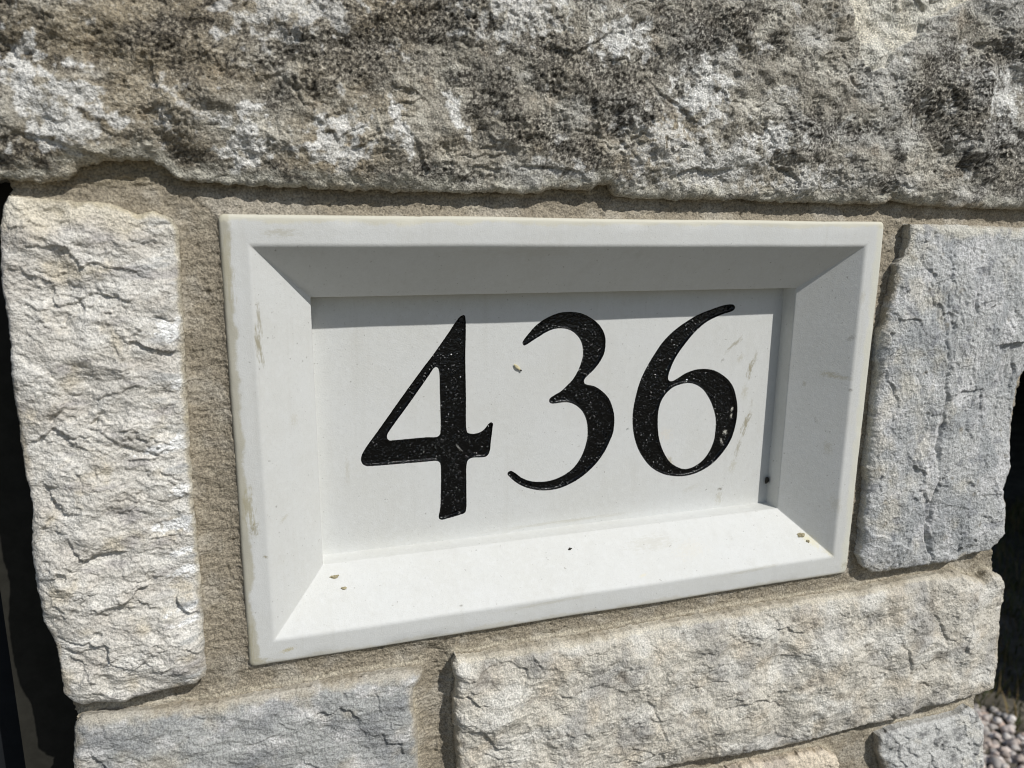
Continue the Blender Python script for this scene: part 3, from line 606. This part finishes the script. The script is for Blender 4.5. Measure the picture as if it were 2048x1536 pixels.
# --- long beige stone below
def beige_h(X, Z, sd):
    e = 1 - np.exp(-sd / 2.0)
    t = 1.8 * (1 - np.exp(-sd / 1.8)) + 3 * (1 - np.exp(-sd / 16.0)) + rounding(sd, 1.0)
    t = t + e * (2.8 * fbm(X * .034, Z * .034, 3, 31) - 1.6 * np.exp(-((X - 104 + .25 * (Z + 130)) / 9) ** 2) + .9 * ridged(X * .05, Z * .06, 4, 32, .55))
    f1, f2, tl = cells(X * .06 + .3 * perlin(X * .1, Z * .1, 33), Z * .075, 13)
    t = t + e * .4 * tl
    f1, f2, tl = cells(X * .26, Z * .3, 14)
    t = t + e * .15 * tl
    t = t + e * (.35 * fbm(X * .18, Z * .22, 3, 36) + .22 * fbm(X * .5, Z * .5, 3, 34, .62) + .08 * perlin(X * 1.2, Z * 1.2, 35))
    f1, f2, tl = cells(X * .04 + .4 * fbm(X * .05, Z * .05, 3, 43), Z * .05 + .3 * fbm(X * .05, Z * .05, 3, 44), 24)
    t = t + e * .7 * tl
    m1 = sstep(-.3, .5, fbm(X * .05, Z * .05, 3, 39))
    t = t + e * (.5 * m1 * steps(Z * .075 - X * .035 + 1.4 * fbm(X * .045, Z * .05, 4, 40, .6)) + .22 * steps(Z * .2 + X * .12 + 1.6 * fbm(X * .1, Z * .11, 3, 47, .6), .2))
    t = t + e * .12 * perlin(X * .95, Z * .95, 48)
    for pts, a, l in (([(70, -152), (89, -149), (98, -150), (105, -155), (118, -161)], 1.6, 5), ([(186, -134), (192, -140), (195, -151), (198, -159)], 1.3, 5), ([(150, -122), (156, -118), (160, -112)], 1.2, 4),
                      ([(-60, -135), (-52, -137), (-46, -146), (-38, -148)], 1.5, 5), ([(-20, -125), (-8, -128), (4, -124), (16, -130)], 1.2, 6), ([(30, -135), (38, -150), (44, -166)], 1.0, 6),
                      ([(100, -128), (118, -129), (134, -124)], .9, 5), ([(206, -118), (214, -128), (220, -142)], 1.2, 6), ([(-66, -118), (-58, -119), (-54, -123), (-48, -124)], 1.8, 5), ([(10, -168), (30, -172), (52, -168)], 1.2, 5)):
        t = t - ledge(X, Z, pts, a, l)
    return t
def beige_c(X, Z, sd):
    c = np.empty(X.shape + (3,)); c[:] = lin(202, 197, 185)
    c = mixc(c, lin(214, 211, 202), sstep(-.1, .6, fbm(X * .04, Z * .06, 4, 81)))
    c = mixc(c, lin(198, 185, 164), .5 * sstep(-.05, .9, fbm(X * .05, Z * .06, 4, 82)))
    c = mixc(c, lin(156, 154, 150), .65 * sstep(-.05, .8, fbm(X * .045, Z * .035, 4, 83)))
    c = mixc(c, lin(140, 134, 124), .6 * sstep(.45, .85, fbm(X * .09, Z * .09, 4, 84)))
    top = 1 - sstep(.8, 2.2, sd + .5 * perlin(X * .2, Z * .2, 85))
    c = mixc(c, lin(204, 196, 176), .55 * top)
    return c
grid_piece('stone', SHAPES['beige'], -3.0, beige_h, beige_c, M_STONE, .42, .6, 4, 40, label='long beige grey stone below the right half of the plaque')

# --- grey stone bottom left
def bleft_h(X, Z, sd):
    e = 1 - np.exp(-sd / 2.0)
    t = 1.8 * (1 - np.exp(-sd / 2.0)) + 2.5 * (1 - np.exp(-sd / 16.0)) + rounding(sd, 1.0)
    u = X * .95 - Z * .3; v = X * .3 + Z * .95
    t = t + e * (1.6 * fbm(X * .025, Z * .03, 3, 41) + .6 * ridged(u * .05, v * .09, 4, 42, .55))
    f1, f2, tl = cells(u * .06, v * .1, 17)
    t = t + e * .3 * tl
    f1, f2, tl = cells(u * .25, v * .38, 18)
    t = t + e * .13 * tl
    t = t + e * (.3 * fbm(u * .16, v * .26, 3, 46) + .17 * fbm(X * .5, Z * .6, 3, 44, .6) + .07 * perlin(X * 1.2, Z * 1.2, 45))
    f1, f2, tl = cells(u * .03 + .35 * fbm(X * .05, Z * .05, 3, 53), v * .055, 25)
    t = t + e * 1.2 * tl
    m1 = .6 * sstep(-.3, .5, fbm(X * .05, Z * .05, 3, 49))
    t = t + e * (.5 * m1 * steps(v * .08 + 1.3 * fbm(u * .04, v * .06, 4, 50, .6)) + .26 * steps(v * .24 + 1.5 * fbm(u * .1, v * .13, 3, 57, .6), .15) + .10 * perlin(X * .95, Z * .95, 58))
    for pts, a, l in (([(-100, -107), (-98.3, -112), (-96.5, -123.2)], 1.2, 3), ([(-97, -128), (-95, -134), (-90, -136), (-87.5, -144)], 1.8, 4), ([(-211, -112), (-206, -118), (-203, -128), (-200, -140)], 1.6, 7), ([(-160, -118), (-150, -122), (-140, -119)], .8, 5)):
        t = t - ledge(X, Z, pts, a, l)
    return t
def bleft_c(X, Z, sd):
    c = np.empty(X.shape + (3,)); c[:] = lin(168, 169, 166)
    c = mixc(c, lin(204, 203, 200), sstep(.0, .6, fbm(X * .06, Z * .08, 4, 91)))
    c = mixc(c, lin(134, 136, 137), .75 * sstep(-.2, .8, fbm(X * .04, Z * .06, 4, 92)))
    c = mixc(c, lin(182, 172, 150), .4 * sstep(.1, .9, fbm(X * .05, Z * .05, 4, 93)))
    top = (1 - sstep(.8, 4.5, sd + 2.4 * fbm(X * .12, Z * .12, 3, 94)))
    c = mixc(c, lin(184, 175, 156), .6 * top)
    return c
grid_piece('stone', SHAPES['bleft'], -2.0, bleft_h, bleft_c, M_STONE, .42, .35, 5, 40, label='smooth grey stone at the bottom left corner')

def small_h(X, Z, sd):
    e = 1 - np.exp(-sd / 2.0)
    f1, f2, tl = cells(X * .09, Z * .09, 21)
    f3, f4, tm = cells(X * .3, Z * .3, 22)
    return 1.5 * (1 - np.exp(-sd / 1.8)) + 2.5 * (1 - np.exp(-sd / 14.0)) + rounding(sd, .8) + e * (1.4 * fbm(X * .04, Z * .04, 4, 101) + .5 * fbm(X * .13, Z * .13, 3, 105) + .9 * steps(X * .05 + Z * .06 + fbm(X * .05, Z * .05, 4, 106)) + .35 * steps(Z * .2 - X * .12 + 1.4 * fbm(X * .1, Z * .1, 3, 107), .15) + .3 * tl + .14 * tm + .24 * fbm(X * .5, Z * .5, 3, 102, .62))
def small_c(X, Z, sd):
    c = np.empty(X.shape + (3,)); c[:] = lin(194, 194, 190)
    c = mixc(c, lin(204, 202, 194), sstep(.0, .6, fbm(X * .07, Z * .07, 4, 103) + .01 * (X - 245)))
    c = mixc(c, lin(112, 112, 112), .7 * sstep(.1, .9, fbm(X * .11, Z * .11, 4, 104, .65)))
    return c
grid_piece('stone', SHAPES['small'], -3.0, small_h, small_c, M_STONE, .42, .6, 6, 40, label='small grey stone with dark flecks at the bottom right corner')

def sliver_c(X, Z, sd):
    c = np.empty(X.shape + (3,)); c[:] = lin(214, 202, 182)
    return mixc(c, lin(190, 180, 166), sstep(-.1, .5, fbm(X * .08, Z * .08, 4, 111)))
grid_piece('stone', SHAPES['sliver'], -2.0, small_h, sliver_c, M_STONE, .42, 1.4, 7, 40, label='pale cream stone whose ragged top just shows at the lower edge')

# --- mortar
ST = {k: np.array(SHAPES[k], float) for k in ('lintel', 'left', 'right', 'beige', 'bleft', 'small', 'sliver')}
MORT = [(-215, 125), (-214.6, -110), (-214, -282), (258, -282), (261, -195), (259, -184), (262.5, -150), (258, -112), (256, -96), (250, -70), (262, 60), (264, 125)]
_cache = {}
def stone_sd(X, Z):
    s = np.full(X.shape, -1e9)
    for p in ST.values():
        lo = p.min(0) - 16; hi = p.max(0) + 16
        m = (X > lo[0]) & (X < hi[0]) & (Z > lo[1]) & (Z < hi[1])
        if m.any():
            v = poly_sdf(X[m], Z[m], p); s[m] = np.maximum(s[m], v)
    return s
def plaque_sd(X, Z):
    return np.minimum(W2 * 1000 - np.abs(X), H2 * 1000 - np.abs(Z))
def mortar_keep(X, Z):
    return (stone_sd(X, Z) < 3.5) & (plaque_sd(X, Z) < 3.0)
def mortar_h(X, Z, sd):
    s = -stone_sd(X, Z); pq = -plaque_sd(X, Z)
    edge = np.minimum(np.maximum(s, 0), np.maximum(pq, 0))
    t = .5 * fbm(X * .05, Z * .05, 3, 121) + .35 * fbm(X * .16, Z * .3, 3, 122)
    t = t + .20 * fbm(X * .55, Z * .55, 3, 123, .65) + .20 * perlin(X * 1.05, Z * 1.05, 124) - .55 * sstep(.42, .8, perlin(X * .42, Z * .42, 125))
    # tooled hollow, dragged along the joint; the upright joint below the plaque is raked deep
    t = t + .7 * np.exp(-edge / 1.3) + 1.1 * np.exp(-np.maximum(pq, 0) / 3.5) - .5
    rk = sstep(-93, -100, Z) * (1 - sstep(7, 12, np.abs(X + 72)))
    t = t - rk * (1.2 + .8 * np.cos((X + 72) * .35)) + rk * .35 * perlin(X * .25, Z * 1.1, 126)
    tj = sstep(96, 100, Z) * (1 - sstep(118, 122, Z))
    t = t - tj * .9 * ridged(X * .05, Z * .3, 3, 127)
    cb = sstep(-156, -150, -np.abs(X + 0)) * 0
    t = t + .28 * np.maximum(0, fbm(X * .03, Z * .11, 3, 129)) * sstep(.2, 2, edge) + .20 * steps(Z * .09 + X * .01 + .8 * fbm(X * .05, Z * .05, 3, 130), .25) * sstep(.0, .5, fbm(X * .04, Z * .04, 2, 135))
    lft = (X < -150) * sstep(100, 80, np.abs(Z))
    t = t + lft * .25 * np.abs(perlin(X * .5, Z * .16, 128))
    return t
def mortar_c(X, Z, sd):
    c = np.empty(X.shape + (3,)); c[:] = lin(152, 143, 126)
    c = mixc(c, lin(168, 161, 147), sstep(-.1, .6, fbm(X * .06, Z * .06, 4, 131)))
    c = mixc(c, lin(134, 126, 110), .6 * sstep(-.2, .8, fbm(X * .05, Z * .09, 4, 132)))
    c = mixc(c, lin(136, 126, 102), .6 * sstep(98, 104, Z))
    c = mixc(c, lin(178, 170, 152), .4 * sstep(.2, .9, fbm(X * .14, Z * .14, 3, 133)))
    c = mixc(c, lin(96, 88, 72), .5 * sstep(.55, .85, perlin(X * .42, Z * .42, 125)))
    low = np.exp(-np.abs(-stone_sd(X, Z) - .8) / .8) * sstep(-96, -100, Z)
    c = mixc(c, lin(196, 188, 168), .6 * low)
    return c
grid_piece('mortar', MORT, 2.9, mortar_h, mortar_c, M_MORTAR, .45, 1.2, 8, 30, keep=mortar_keep)

V, F = box(-.2135, .2535, .045, .14, 0, WZ + .19)
mesh_obj('wall_core', V, F, M_CORE, wall, False)

# ------------------------------------------------------------------ address plaque
plaque = tag(empty('address_plaque', (0, 0, 0)), 'white plaque with the black number 436 inside a sloping white frame', 'address plaque')

def frame_mesh():
    prof = []       # (kind, offset in fraction, y, corner radius)
    # outer side and rounded outer edge
    def outer(o, y, rc): prof.append((np.array([o, o, o, o]), y, rc))
    outer(.0000, .030, .0022); outer(.0, .006, .0022); outer(.0, .0017, .0022)
    for k in range(1, 6):
        a = k / 6 * math.pi / 2
        outer(.0016 * (1 - math.cos(a)), .0016 * (1 - math.sin(a)), .0022)
    outer(.0016, 0, .0014); outer(.0020, -.00003, .0012)
    T = np.array([tL, tR, tT, tB]); BB = np.array([BX, BX, BZ, BZ])
    prof.append((T * .55, -.00005, .0009))
    r = .0011
    prof.append((T - r * 1.15, 0.0, .0005)); prof.append((T - r, 0.0, .0005))
    nb = np.array([D1, D1]) 
    for k in range(1, 6):          # inner arris, rounded from the rim into the bevel
        t = k / 6
        p0 = np.array([-r, 0.]); p1 = np.array([0., 0.]); p2 = np.array([r * .72, r * .68])
        q = (1 - t) ** 2 * p0 + 2 * t * (1 - t) * p1 + t * t * p2
        prof.append((T + q[0], q[1], .0005))
    for f in (.034, .045, .25, .5, .75, .955, .972, .985):
        prof.append((T + BB * f, D1 * f, .0004))
    prof.append((T + BB * .997, D1 * .9985, .0004)); prof.append((T + BB, D1 + .0003, .0004)); prof.append((T + BB + .00002, D1 + .0007, .0004))
    prof.append((T + BB + .00025, D - .0008, .0005)); prof.append((T + BB + .0003, D + .0015, .0005))
    n, nc = 90, 6
    rows = []
    for off, y, rc in prof:
        x0, x1, z1, z0 = -W2 + off[0], W2 - off[1], H2 - off[2], -H2 + off[3]
        ring = []
        for (cx, cz, a0, ex, ez) in ((x1 - rc, z1 - rc, 0, None, None), (x0 + rc, z1 - rc, 90, None, None), (x0 + rc, z0 + rc, 180, None, None), (x1 - rc, z0 + rc, 270, None, None)):
            arc = [(cx + rc * math.cos(math.radians(a0 + 90 * j / nc)), cz + rc * math.sin(math.radians(a0 + 90 * j / nc))) for j in range(nc + 1)]
            ring.append(arc)
        pts = []
        for i in range(4):
            pts += ring[i]
            a = ring[i][-1]; b = ring[(i + 1) % 4][0]
            pts += [(a[0] + (b[0] - a[0]) * j / n, a[1] + (b[1] - a[1]) * j / n) for j in range(1, n)]
        rows.append(np.array([(p[0], y, p[1]) for p in pts]))
    A = np.array(rows)            # profile x ring x 3
    X, Z = A[..., 0] * 1000, A[..., 2] * 1000
    wob = np.clip((.024 - A[..., 1]) / .01, 0, 1)
    A[..., 0] += .00022 * perlin(X * .02, Z * .02, 201) * wob; A[..., 2] += .00022 * perlin(X * .02, Z * .02, 202) * wob
    A[..., 1] += (.00018 * perlin(X * .03, Z * .03, 203) + .00004 * perlin(X * .2, Z * .2, 206)) * wob
    edge = np.zeros(len(rows)); edge[2:9] = 1
    A[..., 1] += edge[:, None] * .00022 * np.maximum(0, fbm(X * .12, Z * .12, 3, 204))
    m, k = A.shape[:2]
    I = np.arange(m * k).reshape(m, k)
    J = np.roll(I, -1, 1)
    F = np.stack([I[:-1], J[:-1], J[1:], I[1:]], -1).reshape(-1, 4)
    return A.reshape(-1, 3), F
V, F = frame_mesh()
mesh_obj('frame', V, F, M_FRAME, plaque, True)

def cdt(loops, inner, test):
    vs = []; es = []
    for lp in loops:
        b = len(vs); vs += [Vector((float(p[0]), float(p[1]))) for p in lp]
        es += [(b + i, b + (i + 1) % len(lp)) for i in range(len(lp))]
    nb = len(vs)
    vs += [Vector((float(p[0]), float(p[1]))) for p in inner]
    ov, oe, of, *_ = delaunay_2d_cdt(vs, es, [], 0, 1e-6)
    P = np.array([(v.x, v.y) for v in ov]); T = np.array([f for f in of if len(f) == 3])
    c = P[T].mean(1)
    return P, T[test(c)]

def even_odd(pts, loops):
    ins = np.zeros(len(pts), bool)
    for lp in loops: ins ^= poly_sdf(pts[:, 0], pts[:, 1], [tuple(q) for q in lp]) > 0
    return ins

rag = lambda L, s: L + np.stack([.07 * perlin(L[:, 0] * 1.3, L[:, 1] * 1.3, s), .07 * perlin(L[:, 0] * 1.3, L[:, 1] * 1.3, s + 1)], 1)
DIG = {'4': [rag(smooth_curve(SHAPES[k], 0), 300) for k in ('4o', '4i')], '3': [rag(smooth_curve(SHAPES['3o'], 0), 310)], '6': [rag(smooth_curve(SHAPES[k], 0), 320) for k in ('6o', '6i')]}
x0, x1, z0, z1 = (-W2 + tL + BX) * 1000, (W2 - tR - BX) * 1000, (-H2 + tB + BZ) * 1000, (H2 - tT - BZ) * 1000
rect = np.array([(x0, z0), (x1, z0), (x1, z1), (x0, z1)])
loops = [rect] + [l for v in DIG.values() for l in v]
gx_, gz_ = np.meshgrid(np.arange(x0 + 3, x1 - 2, 5.0), np.arange(z0 + 3, z1 - 2, 5.0))
P, T = cdt(loops, np.stack([gx_.ravel(), gz_.ravel()], 1), lambda c: even_odd(c, loops))
V = np.stack([P[:, 0] * .001, np.full(len(P), D), P[:, 1] * .001], 1)
T = np.where((np.cross(P[T[:, 1]] - P[T[:, 0]], P[T[:, 2]] - P[T[:, 0]]) < 0)[:, None], T[:, ::-1], T)
mesh_obj('panel', V, T, M_PANEL, plaque, False)

for dg, word in (('4', 'four'), ('3', 'three'), ('6', 'six')):
    lp = DIG[dg]
    lo = lp[0].min(0); hi = lp[0].max(0); s = .36
    gx_, gz_ = np.meshgrid(np.arange(lo[0], hi[0], s), np.arange(lo[1], hi[1], s * .87))
    gx_[1::2] += s / 2
    q = np.stack([gx_.ravel(), gz_.ravel()], 1) + rng.uniform(-.04, .04, (gx_.size, 2))
    def sdf(pp):
        v = poly_sdf(pp[:, 0], pp[:, 1], [tuple(a) for a in lp[0]])
        for h_ in lp[1:]: v = np.minimum(v, -poly_sdf(pp[:, 0], pp[:, 1], [tuple(a) for a in h_]))
        return v
    q = q[sdf(q) > .22]
    P, T = cdt(lp, q, lambda c: even_odd(c, lp))
    sv = np.maximum(sdf(P), 0)
    ins = sv > .05
    dep = 1.5 * np.sqrt(np.clip(1 - (1 - np.clip(sv / 1.1, 0, 1)) ** 2, 0, 1))
    f1, f2, tl = cells(P[:, 0] * .62 + .3 * perlin(P[:, 0] * .5, P[:, 1] * .5, 41), P[:, 1] * .62, 31)
    ramp = sstep(.15, 1.0, sv)
    dep = dep - ramp * (.10 * np.exp(-(f1 / .34) ** 2) + .10 * fbm(P[:, 0] * .35, P[:, 1] * .35, 2, 43)) + ramp * .03 * perlin(P[:, 0] * 1.3, P[:, 1] * 1.3, 45)
    V = np.stack([P[:, 0] * .001, D + .001 * np.maximum(dep, 0), P[:, 1] * .001], 1)
    T = np.where((np.cross(P[T[:, 1]] - P[T[:, 0]], P[T[:, 2]] - P[T[:, 0]]) < 0)[:, None], T[:, ::-1], T)
    o = mesh_obj('numeral', V, T, M_BLACK, plaque, True)
    o['label'] = 'glossy black engraved numeral ' + word

# ------------------------------------------------------------------ small things lying in the plaque
def lump(name, c, r, seed, mat, label, cat, group=None, n=10):
    import bmesh
    bm = bmesh.new(); bmesh.ops.create_icosphere(bm, subdivisions=3, radius=1)
    rr = random.Random(seed)
    o3 = Vector((rr.random() * 9, rr.random() * 9, rr.random() * 9))
    from mathutils import noise as mn
    for v in bm.verts:
        p = v.co.copy()
        k = 1 + .55 * mn.noise(p * 1.3 + o3) + .30 * mn.noise(p * 3.1 + o3)
        v.co = Vector((p.x * r[0] * k, p.y * r[1] * k, p.z * r[2] * k))
    me = bpy.data.meshes.new(name); bm.to_mesh(me); bm.free(); me.materials.append(mat)
    o = bpy.data.objects.new(name, me); COL.objects.link(o); o.location = c
    return tag(o, label, cat, group)

def bevel_bottom(x, z):          # a point on the lower bevel
    f = (z * .001 + H2 - tB) / BZ
    return (x * .001, D1 * f, z * .001)
lump('mortar_crumb', bevel_bottom(125.9, -70.6), (.0024, .0010, .0014), 1, M_CRUMB, 'olive crumb on the sloping white ledge close to its right end', 'crumb', 'mortar crumbs on the plaque')
lump('mortar_crumb', bevel_bottom(128.6, -73.2), (.0011, .0006, .0010), 2, M_CRUMB, 'tiny olive crumb just below the larger olive crumb near the right end of the ledge', 'crumb', 'mortar crumbs on the plaque')
lump('mortar_crumb', bevel_bottom(143.9, -78.4), (.0021, .0009, .0011), 3, M_CRUMB, 'grey olive crumb wedged in the lower right corner of the white frame', 'crumb', 'mortar crumbs on the plaque')
lump('mortar_crumb', bevel_bottom(-113.4, -63.3), (.0019, .0006, .0009), 4, M_CRUMB, 'straw coloured crumb on the sloping white ledge at lower left, below the 4', 'crumb', 'mortar crumbs on the plaque')
lump('mortar_crumb', bevel_bottom(-110.0, -67.3), (.0012, .0005, .0007), 5, M_CRUMB, 'smaller straw coloured crumb beneath the other straw coloured one at lower left', 'crumb', 'mortar crumbs on the plaque')
lump('dark_crumb', (.1166, D - .0012, -.0455), (.0011, .0010, .0018), 6, M_GRIT, 'dark brown crumb stuck in the shaded inner right edge of the frame beside the 6', 'crumb')
lump('black_grit', bevel_bottom(-2.9, -64.2), (.0010, .0006, .0007), 7, M_GRIT, 'tiny black speck of grit on the sloping white ledge below the 3', 'grit')

husk = tag(empty('seed_husk', (-.0257, D - .0006, .0232)), 'straw coloured seed husk stuck on the white face between the 4 and the 3', 'seed husk')
husk.rotation_euler = (0, math.radians(42), 0)
def spindle(L, w, d, off, n=14, m=10):
    V = []
    for i in range(n + 1):
        t = i / n; r = math.sin(math.pi * (t * .96 + .02)) ** .75
        for j in range(m):
            a = 2 * math.pi * j / m
            V.append((off + (t - .5) * L, d * r * math.sin(a) - .0001 * (1 + math.cos(a * 2)) * r, w * r * math.cos(a)))
    F = [(i * m + j, i * m + (j + 1) % m, (i + 1) * m + (j + 1) % m, (i + 1) * m + j) for i in range(n) for j in range(m)]
    return np.array(V), np.array(F)
V, F = spindle(.0044, .00075, .0005, -.0004); mesh_obj('shell', V, F, M_HUSK, husk)
V, F = spindle(.0012, .00042, .0004, .0020); mesh_obj('stalk_tip', V, F, M_GRIT, husk)

# ------------------------------------------------------------------ dark boards at the left
BY = .036; LX = -.2450
V, F = box(LX, -.2080, BY, BY + .05, -1.1, .9)
tag(mesh_obj('trim_board', V, F, M_BOARD, None, False), 'dark brown flat board against the left side of the stone pillar, crossed by its jagged shadow', 'board')
V, F = box(-.95, LX - .0002, BY + .030, BY + .07, -1.1, .9)
tag(mesh_obj('dark_board', V, F, M_DOOR, None, False), 'blue black flat board at the far left edge, set back beside the brown board', 'board')

# ------------------------------------------------------------------ ground, gravel, grass, added shade slab behind on the right
G = -1.1
R_ = 900.0
nn = 60
gr = np.concatenate([-np.geomspace(R_, .3, nn // 2), np.geomspace(.3, R_, nn // 2)])
GX, GY = np.meshgrid(gr, gr)
GZ = G + np.where((np.abs(GX) < 20) & (np.abs(GY) < 20), .006 * perlin(GX * 1.5, GY * 1.5, 401), 0)
I = np.arange(nn * nn).reshape(nn, nn)
F = np.stack([I[:-1, :-1], I[:-1, 1:], I[1:, 1:], I[1:, :-1]], -1).reshape(-1, 4)
tag(mesh_obj('ground', np.stack([GX, GY, GZ], -1).reshape(-1, 3), F, M_SOIL), kind='structure')

def pebble_mat():
    m, nt, b = principled('gravel', .85, .25)
    at = N(nt, 'ShaderNodeAttribute'); at.attribute_name = 'Tint'
    tc = N(nt, 'ShaderNodeTexCoord').outputs['Object']
    n = noise(nt, tc, 120, 5, .65)
    c = N(nt, 'ShaderNodeVectorMath'); c.operation = 'SCALE'
    nt.links.new(at.outputs['Color'], c.inputs[0]); nt.links.new(maprange(nt, n, .3, .7, .75, 1.2, False), c.inputs['Scale'])
    nt.links.new(c.outputs[0], b.inputs['Base Color']); bump(nt, b, n, .5, .004)
    return m
def ico():
    import bmesh
    bm = bmesh.new(); bmesh.ops.create_icosphere(bm, subdivisions=2, radius=1)
    V = np.array([v.co[:] for v in bm.verts]); F = np.array([[v.index for v in f.verts] for f in bm.faces]); bm.free()
    return V, F
IV, IF = ico()
# the gravel strip ends along a line running away to the right
pv, pf, pc = [], [], []
pal = [lin(214, 202, 193), lin(222, 214, 206), lin(200, 186, 176), lin(176, 164, 154), lin(228, 222, 215), lin(204, 182, 168), lin(188, 182, 176)]
n = 0
for layer, cnt in ((0, 5200), (1, 2000)):
    for k in range(cnt):
        x = random.uniform(.75, 1.56); y = random.uniform(.30, 1.9)
        if x > 1.515 + .02 * math.sin(y * 23) + random.uniform(-.025, .025): continue
        r = random.uniform(.0065, .0135)
        A = np.array(Matrix.Rotation(random.uniform(0, 6.3), 3, 'Z') @ Matrix.Rotation(random.uniform(-.6, .6), 3, 'X'))
        kk = 1 + .22 * np.sin(IV[:, 0] * 3.1 + k) + .15 * np.sin(IV[:, 1] * 4.3 + k * 2) + .1 * np.sin(IV[:, 2] * 5 + k)
        v = (IV * kk[:, None] * np.array([1, random.uniform(.65, .95), random.uniform(.5, .8)]) * r) @ A.T + np.array([x, y, G + r * .35 + layer * .010])
        pv.append(v); pf.append(IF + n); n += len(v)
        pc.append(np.tile(pal[random.randrange(len(pal))] * random.uniform(.7, 1.1), (len(v), 1)))
tag(mesh_obj('gravel', np.concatenate(pv), np.concatenate(pf), pebble_mat(), None, True, np.clip(np.concatenate(pc), 0, .9)), kind='stuff')

def grass_mat():
    m, nt, b = principled('dry_grass', .7, .2)
    at = N(nt, 'ShaderNodeAttribute'); at.attribute_name = 'Tint'
    nt.links.new(at.outputs['Color'], b.inputs['Base Color']); return m
gv, gf, gc = [], [], []; n = 0
for k in range(9000):
    x = random.uniform(1.5, 3.2); y = random.uniform(.5, 2.0)
    h_ = random.uniform(.02, .07); a = random.uniform(0, 6.3); w = .0022; b_ = random.uniform(.2, .9) * h_
    ca, sa = math.cos(a), math.sin(a)
    gv.append(np.array([(x - w * sa, y + w * ca, G), (x + w * sa, y - w * ca, G), (x + .5 * b_ * ca + w * .6 * sa, y + .5 * b_ * sa - w * .6 * ca, G + h_ * .65), (x + .5 * b_ * ca - w * .6 * sa, y + .5 * b_ * sa + w * .6 * ca, G + h_ * .65), (x + b_ * ca, y + b_ * sa, G + h_)]))
    gf.append(np.array([(0, 1, 2), (0, 2, 3), (3, 2, 4)]) + n); n += 5
    t = random.random()
    gc.append(np.tile((lin(96, 92, 52) if t < .5 else lin(74, 84, 46) if t < .8 else lin(122, 104, 70)) * random.uniform(.6, 1.1), (5, 1)))
tag(mesh_obj('grass', np.concatenate(gv), np.concatenate(gf), grass_mat(), None, True, np.concatenate(gc)), kind='stuff')

shade_caster = tag(empty('shade_block', (2.4, .1, G)), 'dark slab out of view with walls beneath it, added to keep the space behind the pillar black in shade', 'shade_caster')
def rel(b_): v, f = b_; return v - np.array([2.4, .1, G]), f
V, F = rel(box(2.22, 6.5, -.02, 5.0, -.018, .12)); mesh_obj('shade_slab', V, F, M_SHADE_BLOCK, shade_caster, False)  # added slab, out of view, shades the soil and the space below
V, F = rel(box(.32, 6.5, 4.0, 4.2, G, -.019)); mesh_obj('shade_back', V, F, M_SHADE_BLOCK, shade_caster, False)  # added dark wall closing the shaded space at the back
V, F = rel(box(6.3, 6.5, .3, 3.99, G, -.019)); mesh_obj('shade_side', V, F, M_SHADE_BLOCK, shade_caster, False)  # added to keep sky light out from the right
